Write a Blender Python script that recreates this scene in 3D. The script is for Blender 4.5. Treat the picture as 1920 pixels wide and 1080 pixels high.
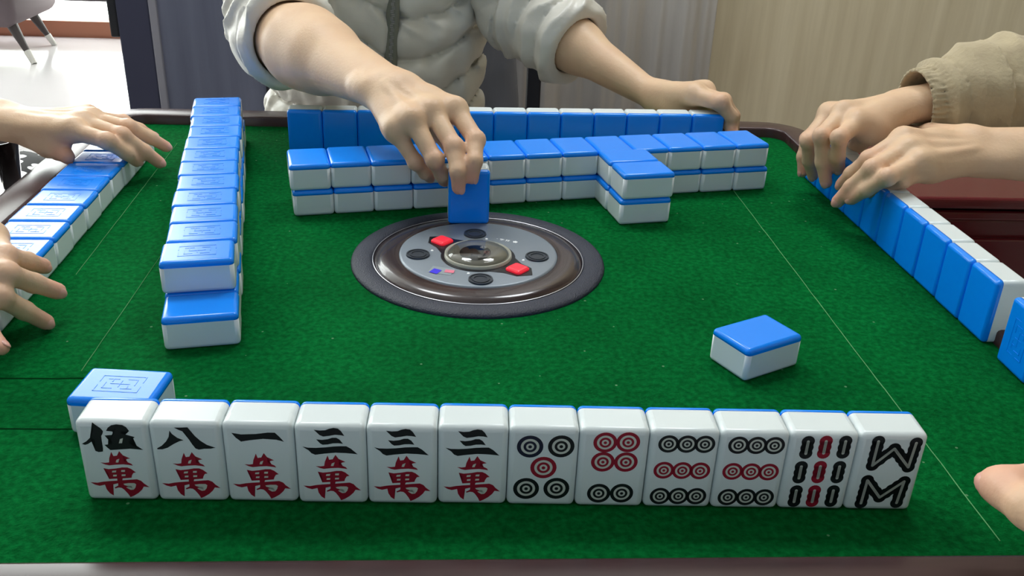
import bpy, bmesh, math, random
import numpy as np
from mathutils import Matrix, Vector, Euler

for _o in list(bpy.data.objects): bpy.data.objects.remove(_o)
SC = bpy.context.scene
COL = SC.collection
random.seed(7)
PI = math.pi

# ------------------------------------------------------------------ camera
cam_d = bpy.data.cameras.new('camera'); cam = bpy.data.objects.new('camera', cam_d); COL.objects.link(cam)
CR, CU, CF = Vector((0.997901, -0.052663, 0.037698)), Vector((-0.010738, 0.439482, 0.898187)), Vector((0.063868, 0.896706, -0.437994))
m = Matrix((( CR.x, CU.x, -CF.x), (CR.y, CU.y, -CF.y), (CR.z, CU.z, -CF.z))).to_4x4()
m.translation = Vector((-0.02233, -0.64908, 0.29351)); cam.matrix_world = m
cam_d.sensor_width = 36.0; cam_d.lens = 36.0 * 1768.0 / 1920.0
cam_d.clip_start = 0.02; cam_d.clip_end = 60
SC.camera = cam

# ------------------------------------------------------------------ world + light
w = bpy.data.worlds.new('world'); SC.world = w; w.use_nodes = True
w.node_tree.nodes['Background'].inputs[0].default_value = (0.72, 0.87, 1.0, 1)
w.node_tree.nodes['Background'].inputs[1].default_value = 0.38
WINDOW_GLOW = 7.5
LAMP_W = 10.5
SC.view_settings.view_transform = 'Standard'; SC.view_settings.look = 'None'
SC.view_settings.gamma = 1.0; SC.view_settings.use_curve_mapping = False
SC.view_settings.exposure = 0.16

# ------------------------------------------------------------------ materials
def srgb(r, g, b):
    f = lambda c: (c/255/12.92) if c/255 <= .04045 else ((c/255+.055)/1.055)**2.4
    return (f(r), f(g), f(b), 1.0)
MATS = {}
def mat(name, col, rough=.5, metal=0, spec=.5, noise=None, bump=None, sss=0, trans=0, emit=None, coat=0, sheen=0, alpha=None):
    """noise = (scale, colour2, stretch xyz, contrast) ; bump = (scale, strength, stretch)"""
    m = bpy.data.materials.new(name); m.use_nodes = True; nt = m.node_tree; b = nt.nodes['Principled BSDF']
    I = b.inputs
    I['Base Color'].default_value = col; I['Roughness'].default_value = rough; I['Metallic'].default_value = metal
    I['Specular IOR Level'].default_value = spec
    if coat: I['Coat Weight'].default_value = coat; I['Coat Roughness'].default_value = .05
    if sheen: I['Sheen Weight'].default_value = sheen
    if sss: I['Subsurface Weight'].default_value = sss; I['Subsurface Radius'].default_value = (.006, .0025, .0015); I['Subsurface Scale'].default_value = 1.0
    if trans: I['Transmission Weight'].default_value = trans
    if emit: I['Emission Color'].default_value = emit[0]; I['Emission Strength'].default_value = emit[1]
    def coords(st):
        tc = nt.nodes.new('ShaderNodeTexCoord'); mp = nt.nodes.new('ShaderNodeMapping'); mp.inputs['Scale'].default_value = st
        nt.links.new(tc.outputs['Object'], mp.inputs['Vector']); return mp.outputs[0]
    if noise:
        sc, c2, st, con = noise
        n = nt.nodes.new('ShaderNodeTexNoise'); n.inputs['Scale'].default_value = sc; n.inputs['Detail'].default_value = 6
        nt.links.new(coords(st), n.inputs['Vector'])
        r = nt.nodes.new('ShaderNodeValToRGB'); r.color_ramp.elements[0].position = .5-con; r.color_ramp.elements[1].position = .5+con
        r.color_ramp.elements[0].color = col; r.color_ramp.elements[1].color = c2
        nt.links.new(n.outputs['Fac'], r.inputs[0]); nt.links.new(r.outputs[0], I['Base Color'])
    if bump:
        sc, s, st = bump
        n = nt.nodes.new('ShaderNodeTexNoise'); n.inputs['Scale'].default_value = sc; n.inputs['Detail'].default_value = 5
        nt.links.new(coords(st), n.inputs['Vector'])
        bp = nt.nodes.new('ShaderNodeBump'); bp.inputs['Strength'].default_value = s; bp.inputs['Distance'].default_value = .002
        nt.links.new(n.outputs['Fac'], bp.inputs['Height']); nt.links.new(bp.outputs[0], I['Normal'])
    MATS[name] = m
    return m
mat('tile_white', srgb(222, 230, 230), .22, spec=.4)
mat('tile_blue', srgb(3, 138, 254), .2, spec=.43)
mat('paint_black', srgb(18, 18, 24), .45)
mat('paint_navy', srgb(26, 26, 52), .45)
mat('paint_red', srgb(150, 14, 44), .45)
mat('inlay', srgb(205, 208, 198), .35)
mat('rail_wood', srgb(74, 52, 52), .27, spec=.36, noise=(9, srgb(52, 34, 36), (1, 6, 1), .2))
mat('apron', srgb(46, 30, 32), .3)
mat('seam_bright', srgb(98, 160, 104), .9, spec=.1)
mat('seam_dark', srgb(4, 58, 24), .95, spec=.05)
mat('console_black', srgb(34, 38, 54), .5, bump=(900, .5, (1, 1, 1)))
mat('console_brown', srgb(60, 44, 44), .22, noise=(30, srgb(44, 32, 34), (1, 1, 1), .2), coat=.4)
mat('console_grey', srgb(132, 141, 150), .36, metal=.2)
mat('console_dark', srgb(24, 22, 26), .3)
mat('knob', srgb(44, 50, 58), .4)
mat('button_red', srgb(238, 50, 66), .3, emit=(srgb(238, 40, 60), .35))
mat('steel', srgb(190, 190, 196), .3, metal=.8)
mat('mark_white', srgb(235, 238, 240), .5, emit=((1, 1, 1, 1), .15))
mat('sticker_blue', srgb(70, 60, 225), .35); mat('sticker_pink', srgb(232, 130, 150), .35); mat('sticker_grey', srgb(150, 160, 165), .3)
mat('clear', (1, 1, 1, 1), .03, trans=1.0)
mat('dome_base', srgb(168, 166, 150), .3)
mat('die_ivory', srgb(235, 235, 225), .3); mat('die_red', srgb(140, 60, 50), .3)
mat('skin', srgb(226, 193, 158), .46, spec=.35, noise=(38, srgb(216, 178, 145), (1, 1, 1), .28), bump=(420, .12, (1, 1, 1)), sss=.12)
def skin_flush():
    nt = MATS['skin'].node_tree; b = nt.nodes['Principled BSDF']; src = b.inputs['Base Color'].links[0].from_socket
    at = nt.nodes.new('ShaderNodeAttribute'); at.attribute_name = 'flush'; mu = nt.nodes.new('ShaderNodeMath'); mu.operation = 'MULTIPLY'; mu.inputs[1].default_value = .75
    mx = nt.nodes.new('ShaderNodeMix'); mx.data_type = 'RGBA'; nt.links.new(at.outputs['Fac'], mu.inputs[0]); nt.links.new(mu.outputs[0], mx.inputs[0])
    nt.links.new(src, mx.inputs[6]); mx.inputs[7].default_value = srgb(226, 158, 138); nt.links.new(mx.outputs[2], b.inputs['Base Color'])
skin_flush()
mat('nail', srgb(226, 168, 152), .28, sss=.1)
mat('hair', srgb(22, 18, 16), .5); mat('eye', srgb(240, 240, 236), .2)
mat('puffer', srgb(226, 223, 212), .38, noise=(14, srgb(212, 208, 197), (1, 1, 1), .3), bump=(45, .55, (1, 1, 1.6)))
mat('puffer_dark', srgb(122, 124, 112), .5); mat('zip', srgb(150, 150, 146), .4)
mat('sweater', srgb(184, 168, 134), .85, sheen=.2, noise=(60, srgb(164, 148, 118), (1, 1, 1), .3), bump=(300, .3, (1, 1, 1)))
mat('navy_cloth', srgb(58, 62, 74), .85); mat('trousers', srgb(60, 56, 54), .85); mat('beige_cloth', srgb(178, 160, 142), .85)
mat('chair_grey', srgb(96, 98, 106), .6, noise=(12, srgb(82, 84, 92), (1, 1, .25), .25), bump=(120, .3, (1, 1, .2)))
mat('black_metal', srgb(16, 16, 22), .4)
mat('door_black', srgb(52, 53, 74), .55); mat('strip_grey', srgb(150, 148, 156), .35, metal=.4)
mat('dark_panel', srgb(106, 109, 126), .6, noise=(7, srgb(86, 89, 106), (4, 4, .35), .22), bump=(20, .2, (4, 4, .4)))
mat('curtain', srgb(220, 214, 206), .85, noise=(10, srgb(206, 200, 192), (5, 5, .3), .25))
mat('beige_wall', srgb(228, 214, 182), .7, noise=(9, srgb(206, 190, 156), (5, 5, .35), .25), bump=(14, .15, (5, 5, .3)))
mat('plain_wall', srgb(196, 190, 180), .8); mat('ceiling', srgb(225, 225, 222), .9)
mat('floor', srgb(226, 222, 222), .12, coat=.4, noise=(1.2, srgb(208, 204, 206), (1, 1, 1), .3))
mat('sill_red', srgb(170, 110, 84), .5)
mat('window_frame', srgb(70, 66, 72), .5)
mat('lounge', srgb(104, 92, 96), .8); mat('lounge_leg', srgb(70, 62, 62), .5); mat('leg_tip', srgb(225, 222, 215), .4)
mat('lacquer', srgb(92, 18, 30), .2, spec=.35, coat=.15)
mat('stool_wood', srgb(60, 42, 34), .5)
mat('lamp_body', srgb(235, 235, 235), .5)

# felt: green baize with fibre mottling and lint flecks
def felt_mat():
    m = mat('felt', srgb(5, 100, 42), .95, spec=.03, bump=(700, .5, (1, 1, 1))); nt = m.node_tree; b = nt.nodes['Principled BSDF']
    tc = nt.nodes.new('ShaderNodeTexCoord')
    n1 = nt.nodes.new('ShaderNodeTexNoise'); n1.inputs['Scale'].default_value = 260; n1.inputs['Detail'].default_value = 6
    n2 = nt.nodes.new('ShaderNodeTexNoise'); n2.inputs['Scale'].default_value = 14; n2.inputs['Detail'].default_value = 5
    v = nt.nodes.new('ShaderNodeTexVoronoi'); v.inputs['Scale'].default_value = 55; v.inputs['Randomness'].default_value = 1
    for x in (n1, n2, v): nt.links.new(tc.outputs['Object'], x.inputs['Vector'])
    r1 = nt.nodes.new('ShaderNodeValToRGB'); e = r1.color_ramp.elements; e[0].position = .36; e[1].position = .68
    e[0].color = srgb(1, 80, 33); e[1].color = srgb(6, 106, 48)
    r2 = nt.nodes.new('ShaderNodeValToRGB'); e = r2.color_ramp.elements; e[0].position = .35; e[1].position = .65
    e[0].color = (.82, .82, .82, 1); e[1].color = (1.1, 1.1, 1.1, 1)
    mx = nt.nodes.new('ShaderNodeMix'); mx.data_type = 'RGBA'; mx.blend_type = 'MULTIPLY'; mx.inputs[0].default_value = 1
    nt.links.new(n1.outputs['Fac'], r1.inputs[0]); nt.links.new(n2.outputs['Fac'], r2.inputs[0])
    nt.links.new(r1.outputs[0], mx.inputs[6]); nt.links.new(r2.outputs[0], mx.inputs[7])
    cut = nt.nodes.new('ShaderNodeMath'); cut.operation = 'LESS_THAN'; cut.inputs[1].default_value = .045
    nt.links.new(v.outputs['Distance'], cut.inputs[0])
    mul = nt.nodes.new('ShaderNodeMath'); mul.operation = 'MULTIPLY'; nt.links.new(cut.outputs[0], mul.inputs[0]); mul.inputs[1].default_value = .35
    mx2 = nt.nodes.new('ShaderNodeMix'); mx2.data_type = 'RGBA'
    nt.links.new(mul.outputs[0], mx2.inputs[0]); nt.links.new(mx.outputs[2], mx2.inputs[6]); mx2.inputs[7].default_value = srgb(150, 190, 150)
    nt.links.new(mx2.outputs[2], b.inputs['Base Color'])
felt_mat()
def pattern_mat():
    m = mat('cow_pattern', srgb(20, 20, 22), .8); nt = m.node_tree
    tc = nt.nodes.new('ShaderNodeTexCoord'); v = nt.nodes.new('ShaderNodeTexVoronoi'); v.inputs['Scale'].default_value = 38
    nt.links.new(tc.outputs['Object'], v.inputs['Vector'])
    r = nt.nodes.new('ShaderNodeValToRGB'); r.color_ramp.interpolation = 'CONSTANT'; e = r.color_ramp.elements
    e[0].color = srgb(238, 238, 236); e[1].position = .42; e[1].color = srgb(18, 18, 20)
    nt.links.new(v.outputs['Distance'], r.inputs[0]); nt.links.new(r.outputs[0], nt.nodes['Principled BSDF'].inputs['Base Color'])
pattern_mat()
def outdoors_mat():
    m = mat('daylight', (0, 0, 0, 1), .9); nt = m.node_tree; b = nt.nodes['Principled BSDF']
    tc = nt.nodes.new('ShaderNodeTexCoord'); n = nt.nodes.new('ShaderNodeTexNoise'); n.inputs['Scale'].default_value = 2.2
    nt.links.new(tc.outputs['Object'], n.inputs['Vector'])
    r = nt.nodes.new('ShaderNodeValToRGB'); e = r.color_ramp.elements; e[0].position = .42; e[1].position = .56
    e[0].color = (.86, .93, .84, 1); e[1].color = (.94, .97, 1, 1)
    nt.links.new(n.outputs['Fac'], r.inputs[0]); nt.links.new(r.outputs[0], b.inputs['Emission Color']); b.inputs['Emission Strength'].default_value = WINDOW_GLOW
outdoors_mat()

# ------------------------------------------------------------------ object helpers
def link(name, me, m=None, parent=None, smooth=False):
    o = bpy.data.objects.new(name, me); COL.objects.link(o)
    if m and not me.materials: me.materials.append(MATS[m])
    if parent: o.parent = parent
    if smooth and len(me.polygons): me.polygons.foreach_set('use_smooth', [True]*len(me.polygons))
    return o
def bmo(name, bm, m, parent=None, smooth=False):
    me = bpy.data.meshes.new(name); bm.to_mesh(me); bm.free(); return link(name, me, m, parent, smooth)
def tag(o, label, cat, group=None, kind=None):
    o['label'] = label
    if cat: o['category'] = cat
    if group: o['group'] = group
    if kind: o['kind'] = kind
    return o
def struct(o): o['kind'] = 'structure'; return o
def empty(name, loc=(0, 0, 0), rz=0):
    o = bpy.data.objects.new(name, None); COL.objects.link(o); o.location = loc; o.rotation_euler = (0, 0, rz); o.empty_display_size = .02; return o
def bx(bm, c, s, bev=0, seg=2, mtx=None):
    r = bmesh.ops.create_cube(bm, size=1); vs = r['verts']
    for v in vs: v.co = Vector((v.co.x*s[0]+c[0], v.co.y*s[1]+c[1], v.co.z*s[2]+c[2]))
    if bev:
        es = list({e for v in vs for e in v.link_edges})
        r2 = bmesh.ops.bevel(bm, geom=es, offset=bev, segments=seg, affect='EDGES', profile=.5); 
    return bm
def box(name, c, s, m, parent=None, bev=0, seg=2):
    return bmo(name, bx(bmesh.new(), c, s, bev, seg), m, parent, False)
def cyl(bm, c, r1, r2, h, n=32, axis=None):
    r = bmesh.ops.create_cone(bm, cap_ends=True, segments=n, radius1=r1, radius2=r2, depth=h)
    mt = Matrix.Translation(Vector(c))
    if axis is not None: mt = mt @ Vector((0, 0, 1)).rotation_difference(Vector(axis).normalized()).to_matrix().to_4x4()
    bmesh.ops.transform(bm, matrix=mt, verts=r['verts']); return bm
def bar(bm, a, b, r1, r2, n=16):
    a = Vector(a); b = Vector(b); return cyl(bm, (a+b)/2, r1, r2, (b-a).length, n, b-a)
def lathe(prof, n=64, c=(0, 0, 0)):
    bm = bmesh.new(); rings = []
    for r, z in prof:
        if r < 1e-6: rings.append([bm.verts.new((c[0], c[1], c[2]+z))])
        else: rings.append([bm.verts.new((c[0]+r*math.cos(2*PI*i/n), c[1]+r*math.sin(2*PI*i/n), c[2]+z)) for i in range(n)])
    for A, B in zip(rings, rings[1:]):
        for i in range(n):
            k = (i+1) % n
            if len(A) == 1 and len(B) == 1: continue
            if len(A) == 1: bm.faces.new((A[0], B[k], B[i]))
            elif len(B) == 1: bm.faces.new((A[i], A[k], B[0]))
            else: bm.faces.new((A[i], A[k], B[k], B[i]))
    bmesh.ops.recalc_face_normals(bm, faces=bm.faces); return bm
def grid_mesh(name, P, close_u=False, m=None, parent=None):
    P = np.asarray(P, float); a, b = P.shape[:2]; f = []
    for i in range(a if close_u else a-1):
        for j in range(b-1):
            k = (i+1) % a; f.append((i*b+j, k*b+j, k*b+j+1, i*b+j+1))
    me = bpy.data.meshes.new(name); me.from_pydata(P.reshape(-1, 3).tolist(), [], f); me.update()
    return link(name, me, m, parent, True)

# ------------------------------------------------------------------ signed-distance modelling of bodies and cloth
def smin(a, b, k):
    h = np.clip(.5+.5*(b-a)/k, 0, 1); return b+(a-b)*h-k*h*(1-h)
def cone(P, a, b, ra, rb):
    a = np.asarray(a, float); b = np.asarray(b, float); ba = b-a; L2 = float(ba@ba)+1e-12
    t = np.clip(((P-a)@ba)/L2, 0, 1); q = P-a-t[..., None]*ba
    return np.sqrt((q*q).sum(-1))-(ra+(rb-ra)*t)
def ell(P, c, r):
    q = (P-np.asarray(c))/np.asarray(r); k = np.sqrt((q*q).sum(-1))+1e-9
    return (k-1)*min(r)
def nets(fun, lo, hi, h):
    """naive surface nets of fun(P)=0, evaluated in slabs"""
    lo = np.asarray(lo, float); n = np.maximum(2, np.ceil((np.asarray(hi)-lo)/h).astype(int)+1)
    xs = [lo[i]+h*np.arange(n[i]) for i in range(3)]
    B = 8; nb = -(-n//B); bd = h*B*.5*1.7321+h
    cx = [lo[i]+h*(B*np.arange(nb[i])+(B-1)/2) for i in range(3)]
    X, Y, Z = np.meshgrid(*cx, indexing='ij'); cv = fun(np.stack([X, Y, Z], -1))
    V = np.repeat(np.repeat(np.repeat(np.where(cv < 0, -1., 1.).astype(np.float32), B, 0), B, 1), B, 2)
    todo = np.argwhere(np.abs(cv) < bd*1.2+.003)
    off = np.stack(np.meshgrid(*[h*np.arange(B)]*3, indexing='ij'), -1)
    for k0 in range(0, len(todo), 256):
        t_ = todo[k0:k0+256]; base = lo+h*B*t_
        val = fun(base[:, None, None, None, :]+off[None]).astype(np.float32)
        for (a, b, c), vv in zip(t_, val): V[a*B:a*B+B, b*B:b*B+B, c*B:c*B+B] = vv
    V = V[:n[0], :n[1], :n[2]]
    S = V < 0
    cs = tuple(n-1); acc = np.zeros(cs+(3,), np.float32); cnt = np.zeros(cs, np.float32)
    sl = lambda o: tuple(slice(o[i], o[i]+cs[i]) for i in range(3))
    for ax in range(3):
        oth = [i for i in range(3) if i != ax]
        for u in (0, 1):
            for v in (0, 1):
                o0 = [0, 0, 0]; o0[oth[0]] = u; o0[oth[1]] = v; o1 = list(o0); o1[ax] = 1
                a = V[sl(o0)]; b = V[sl(o1)]; cr = (a < 0) != (b < 0)
                t = np.where(cr, a/np.where(cr, a-b, 1), 0)
                for i in range(3):
                    acc[..., i] += np.where(cr, (t if i == ax else o0[i]), 0)
                cnt += cr
    act = cnt > 0; idx = -np.ones(cs, int); ci = np.argwhere(act); idx[act] = np.arange(len(ci))
    verts = lo+h*(ci+acc[act]/cnt[act][:, None])
    faces = []
    for ax in range(3):
        o1 = [0, 0, 0]; o1[ax] = 1
        s0 = [slice(0, n[i]-1) for i in range(3)]; s1 = [slice(o1[i], o1[i]+n[i]-1) for i in range(3)]
        A = S[tuple(s0)]; B = S[tuple(s1)]; cr = A != B
        u, v = [(1, 2), (2, 0), (0, 1)][ax]
        e = np.argwhere(cr); e = e[(e[:, u] > 0) & (e[:, v] > 0)]
        if not len(e): continue
        du = np.zeros(3, int); du[u] = 1; dv = np.zeros(3, int); dv[v] = 1
        q = np.stack([idx[tuple((e-du-dv).T)], idx[tuple((e-dv).T)], idx[tuple(e.T)], idx[tuple((e-du).T)]], -1)
        fl = ~A[tuple(e.T)]; q[fl] = q[fl][:, ::-1]; faces.append(q)
    F = np.concatenate(faces) if faces else np.zeros((0, 4), int)
    return verts, F[(F >= 0).all(1)]
def mesh_vf(name, parts):
    vs = []; fs = []; k = 0
    for v, f in parts: vs.append(v); fs.append(f+k); k += len(v)
    v = np.concatenate(vs); f = np.concatenate(fs)
    me = bpy.data.meshes.new(name); me.vertices.add(len(v)); me.vertices.foreach_set('co', v.astype(np.float32).ravel())
    me.loops.add(f.size); me.loops.foreach_set('vertex_index', f.astype(np.int32).ravel())
    me.polygons.add(len(f)); me.polygons.foreach_set('loop_start', np.arange(0, f.size, 4, dtype=np.int32))
    me.polygons.foreach_set('loop_total', np.full(len(f), 4, np.int32))
    me.polygons.foreach_set('use_smooth', [True]*len(f)); me.update(calc_edges=True); me.validate(); return me
def wob(P, f, seed=0):
    r = np.random.RandomState(seed); o = 0
    for i in range(5):
        k = r.normal(size=3); k *= f*(1+.35*i)/np.linalg.norm(k); o = o+np.sin(P@k+r.uniform(0, 6.28))*(.9**i)
    return o/3.2

# ================================================================== STRUCTURE
FLOOR = -.75
o = box('floor', (-.8, .9, FLOOR-.03), (12.6, 7.8, .06), 'floor'); struct(o)
o = box('ceiling', (-.8, .9, 3.43), (12.6, 7.8, .06), 'ceiling'); struct(o)
# partition behind the far player: dark panelled stretch, then curtain and beige wall
o = box('wall_back', (1.25, 1.28, 1.325), (2.42, .08, 4.15), 'beige_wall'); struct(o)
# low dark screen between table and lobby
sc = struct(empty('wall_screen', (-.2545, 1.13, FLOOR)))
box('screen_panel', (0, 0, .49), (.589, .05, .98), 'dark_panel', sc); box('panel_joint', (-.112, -.026, .49), (.004, .006, .98), 'black_metal', sc)
box('edge_strip', (-.3015, -.008, .49), (.014, .05, .98), 'strip_grey', sc, .002)
dp = struct(empty('door_1', (-.592, 1.125, FLOOR)))
box('door_leaf', (0, 0, .49), (.058, .05, .98), 'door_black', dp, .003)
box('latch_case', (-.036, -.01, .80), (.016, .03, .24), 'black_metal', dp, .003)
# curtain: real folds
n = 260; P = []
for i in range(n+1):
    x = .03+.45*i/n; yy = 1.185+.010*math.sin(i*.075)+.004*math.sin(i*.21+1)+.0015*math.sin(i*.5)
    P.append([(x, yy, FLOOR+.02), (x, yy+.002, .2), (x, yy, 3.36)])
cur = grid_mesh('curtain', P, m='curtain'); sm = cur.modifiers.new('s', 'SOLIDIFY'); sm.thickness = .003
tag(cur, 'grey-beige floor-length curtain with soft vertical folds behind the far player', 'curtain')
# lobby window wall, bright daylight
YW = 4.40
wn = struct(empty('window_1', (-4.10, YW, FLOOR)))
box('sill', (0, 0, .04), (5.2, .10, .08), 'sill_red', wn)
for i in range(4):
    p_ = box('pane', (-1.95+1.3*i, .06, 2.06), (1.24, .01, 3.96), 'daylight', wn)
for i in range(5): box('mullion', (-2.6+1.3*i, .04, 2.06), (.06, .06, 3.96), 'window_frame', wn, .004)
box('transom', (0, .04, .185), (5.2, .05, .03), 'window_frame', wn)
o = box('wall_lobby', (2.0, YW+.06, 1.325), (7.0, .08, 4.15), 'plain_wall'); struct(o)
o = box('wall_left', (-6.95, 1.3, 1.325), (.08, 6.2, 4.15), 'plain_wall'); struct(o)
o = box('wall_right', (2.5, -.6, 1.325), (.08, 3.7, 4.15), 'beige_wall'); struct(o)

# ceiling lamps (the room's own light)
def lamp(x, y, lab):
    r = empty('pendant_lamp', (x, y, 1.6)); tag(r, lab, 'lamp', 'pendant lamps over the mahjong table')
    bmo('housing', lathe([(0, 0), (.28, 0), (.28, -.05), (.265, -.055), (.265, -.045), (0, -.045)], 48), 'lamp_body', r, False)
    bmo('cord', bar(bmesh.new(), (0, 0, 0), (0, 0, 1.80), .006, .006), 'black_metal', r)
    L = bpy.data.lights.new('bulb', 'AREA'); L.shape = 'DISK'; L.size = .50; L.energy = LAMP_W; L.color = (.93, .97, 1)
    lo = bpy.data.objects.new('bulb', L); COL.objects.link(lo); lo.parent = r; lo.location = (0, 0, -.058)
lamp(-.48, .70, 'round white pendant lamp over the doorway side of the table')
lamp(.46, .70, 'round white pendant lamp over the beige wall side of the table')

# ================================================================== MAHJONG TABLE
TBX, TBY = -.0135, .0005          # felt centre
HX, HY = .3485, .3345             # felt half sizes
tb = tag(empty('mahjong_table', (TBX, TBY, FLOOR)), 'automatic mahjong table with green felt, dark glossy rail and round centre console', 'table')
TZ = -FLOOR
def rrect(hx, hy, r, z, n=6):
    pts = []
    for cx, cy, a0 in ((hx-r, hy-r, 0), (-hx+r, hy-r, 90), (-hx+r, -hy+r, 180), (hx-r, -hy+r, 270)):
        for i in range(n+1):
            a = math.radians(a0+90*i/n); pts.append((cx+r*math.cos(a), cy+r*math.sin(a), z))
    return pts
def ring_mesh(loops, cap=False):
    bm = bmesh.new(); R = [[bm.verts.new(p) for p in l] for l in loops]
    for A, B in zip(R, R[1:]):
        for i in range(len(A)):
            k = (i+1) % len(A); bm.faces.new((A[i], A[k], B[k], B[i]))
    if cap: bm.faces.new(R[-1])
    bmesh.ops.recalc_face_normals(bm, faces=bm.faces); return bm
# felt with hole-free flat top
bm = bmesh.new(); f = bm.faces.new([bm.verts.new(p) for p in rrect(HX+.004, HY+.004, .02, TZ)])
r = bmesh.ops.extrude_face_region(bm, geom=[f]); bmesh.ops.translate(bm, vec=(0, 0, -.012), verts=[v for v in r['geom'] if isinstance(v, bmesh.types.BMVert)])
bmesh.ops.recalc_face_normals(bm, faces=bm.faces)
bmo('playing_surface', bm, 'felt', tb)
prof = [(0, -.006), (0, .008), (.0008, .0095), (.0025, .0102), (.024, .0102), (.029, .0088), (.0325, .005), (.034, 0), (.034, -.05), (0, -.05), (0, -.006)]
ra = bmo('rail', ring_mesh([rrect(HX+d, HY+d, .018+d, TZ+z) for d, z in prof]), 'rail_wood', tb, True)
box('apron', (0, 0, TZ-.11), (2*HX+.03, 2*HY+.03, .13), 'apron', tb, .008)
bmo('pedestal', bx(bx(bmesh.new(), (0, 0, .29), (.24, .24, .58), .02), (0, 0, .05), (.46, .46, .06), .02), 'apron', tb)
for sx in (-1, 1):
    for sy in (-1, 1):
        bmo('foot', cyl(bmesh.new(), (sx*.19, sy*.19, .012), .022, .02, .024), 'black_metal', tb)
def strip(name, a, b, wd, m, par=tb):
    a = Vector(a); b = Vector(b); d = (b-a); L = d.length; n = Vector((-d.y, d.x, 0)).normalized()*wd/2
    bm = bmesh.new(); K = max(2, int(L/.012)); prev = None; rr = random.Random(int(L*1e5))
    for i in range(K+1):
        p = a+d*(i/K)+n*rr.uniform(-.5, .5)-Vector((TBX, TBY, FLOOR)); hh = wd*rr.uniform(.3, .45); q = n.normalized()*hh
        cur_ = [bm.verts.new(p-q), bm.verts.new(p+Vector((0, 0, .0004))), bm.verts.new(p+q)]
        if prev: bm.faces.new((prev[0], prev[1], cur_[1], cur_[0])); bm.faces.new((prev[1], prev[2], cur_[2], cur_[1]))
        prev = cur_
    bmesh.ops.recalc_face_normals(bm, faces=bm.faces); bmo(name, bm, m, par)
strip('seam', (-.237, -.165, .0002), (-.237, .28, .0002), .0007, 'seam_bright')
strip('seam', (.237, -.315, .0002), (.237, .19, .0002), .0008, 'seam_bright')
strip('seam', (-.2955, .27, .0002), (-.286, -.035, .0002), .0006, 'seam_bright')
strip('seam', (-.36, -.1735, .0002), (-.225, -.173, .0002), .0012, 'seam_dark')
strip('seam', (-.36, -.224, .0002), (-.19, -.2235, .0002), .0014, 'seam_dark')
# cup shelf pulled out at the left rail
box('cup_shelf', (-HX-.075, .20, TZ-.045), (.10, .10, .008), 'apron', tb, .002)

# centre console (part of the table)
CC = Vector((-.0025, -.001, 0))
con = bmo('centre_console', lathe([(.0, .0005), (.0785, .0005), (.079, .0022), (.081, .0034), (.0925, .0030), (.0945, .0016), (.0952, -.001), (0, -.001)], 96), 'console_black', tb, True)
con.location = (CC.x-TBX, CC.y-TBY, TZ)
def cpart(name, bm, m, smooth=False): return bmo(name, bm, m, con, smooth)
cpart('trim_ring', lathe([(.0783, .0028), (.0787, .0032), (.0791, .0028)], 96), 'steel', True)
cpart('brown_ring', lathe([(.0595, .0055), (.062, .0060), (.071, .0050), (.0778, .0026), (.0778, .0005), (.0595, .0005)], 96), 'console_brown', True)
gz = .0066
cpart('panel', lathe([(0, gz), (.0575, gz), (.0590, gz-.0005), (.0596, gz-.002), (.0596, .0005)], 96), 'console_grey', True)
# dark surround of dome and buttons: figure-of-eight plate
gc = Vector((-.0005, -.0075))
b1 = Vector((-.0275, .0185)); b2 = Vector((.0275, -.031))
bm = lathe([(0, gz+.0004), (.0275, gz+.0004), (.0278, gz)], 64, (gc.x, gc.y, 0))
for b in (b1, b2):
    d = (b-gc).normalized(); nn = Vector((-d.y, d.x))
    pts = [gc+d*.012+nn*.021, b+nn*.0105-d*.004, b+nn*.009+d*.006, b+d*.0135, b-nn*.009+d*.006, b-nn*.0105-d*.004, gc+d*.012-nn*.021]
    bm.faces.new([bm.verts.new((p.x, p.y, gz+.0003)) for p in pts])
cpart('surround', bm, 'console_dark')
for b in (b1, b2):
    d = (b-gc).normalized(); bm = bx(bmesh.new(), (0, 0, 0), (.0135, .0135, .004), .0025, 3)
    bmesh.ops.rotate(bm, verts=bm.verts, cent=(0, 0, 0), matrix=Matrix.Rotation(PI/4+.05, 3, 'Z'))
    bmesh.ops.translate(bm, verts=bm.verts, vec=(b.x, b.y, gz+.0008)); o = cpart('button', bm, 'button_red'); o['label'] = 'red dice button'
for k in ((-.002, .0345), (-.045, -.0065), (.0435, -.0077), (.0005, -.0482)):
    cpart('knob', lathe([(0, .0006), (.0045, .0006), (.0048, .0012), (.0062, .0012), (.0064, .0006), (.0074, .0006), (.0076, .0012), (.0086, .0012), (.0089, 0)], 40, (k[0], k[1], gz)), 'knob')
for k in ((.0067, .0253), (-.0348, .0016), (.0329, -.0137), (-.008, -.0379)):
    cpart('indicator_light', lathe([(0, .0006), (.0009, .0004), (.0011, 0)], 12, (k[0], k[1], gz)), 'mark_white')
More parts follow.
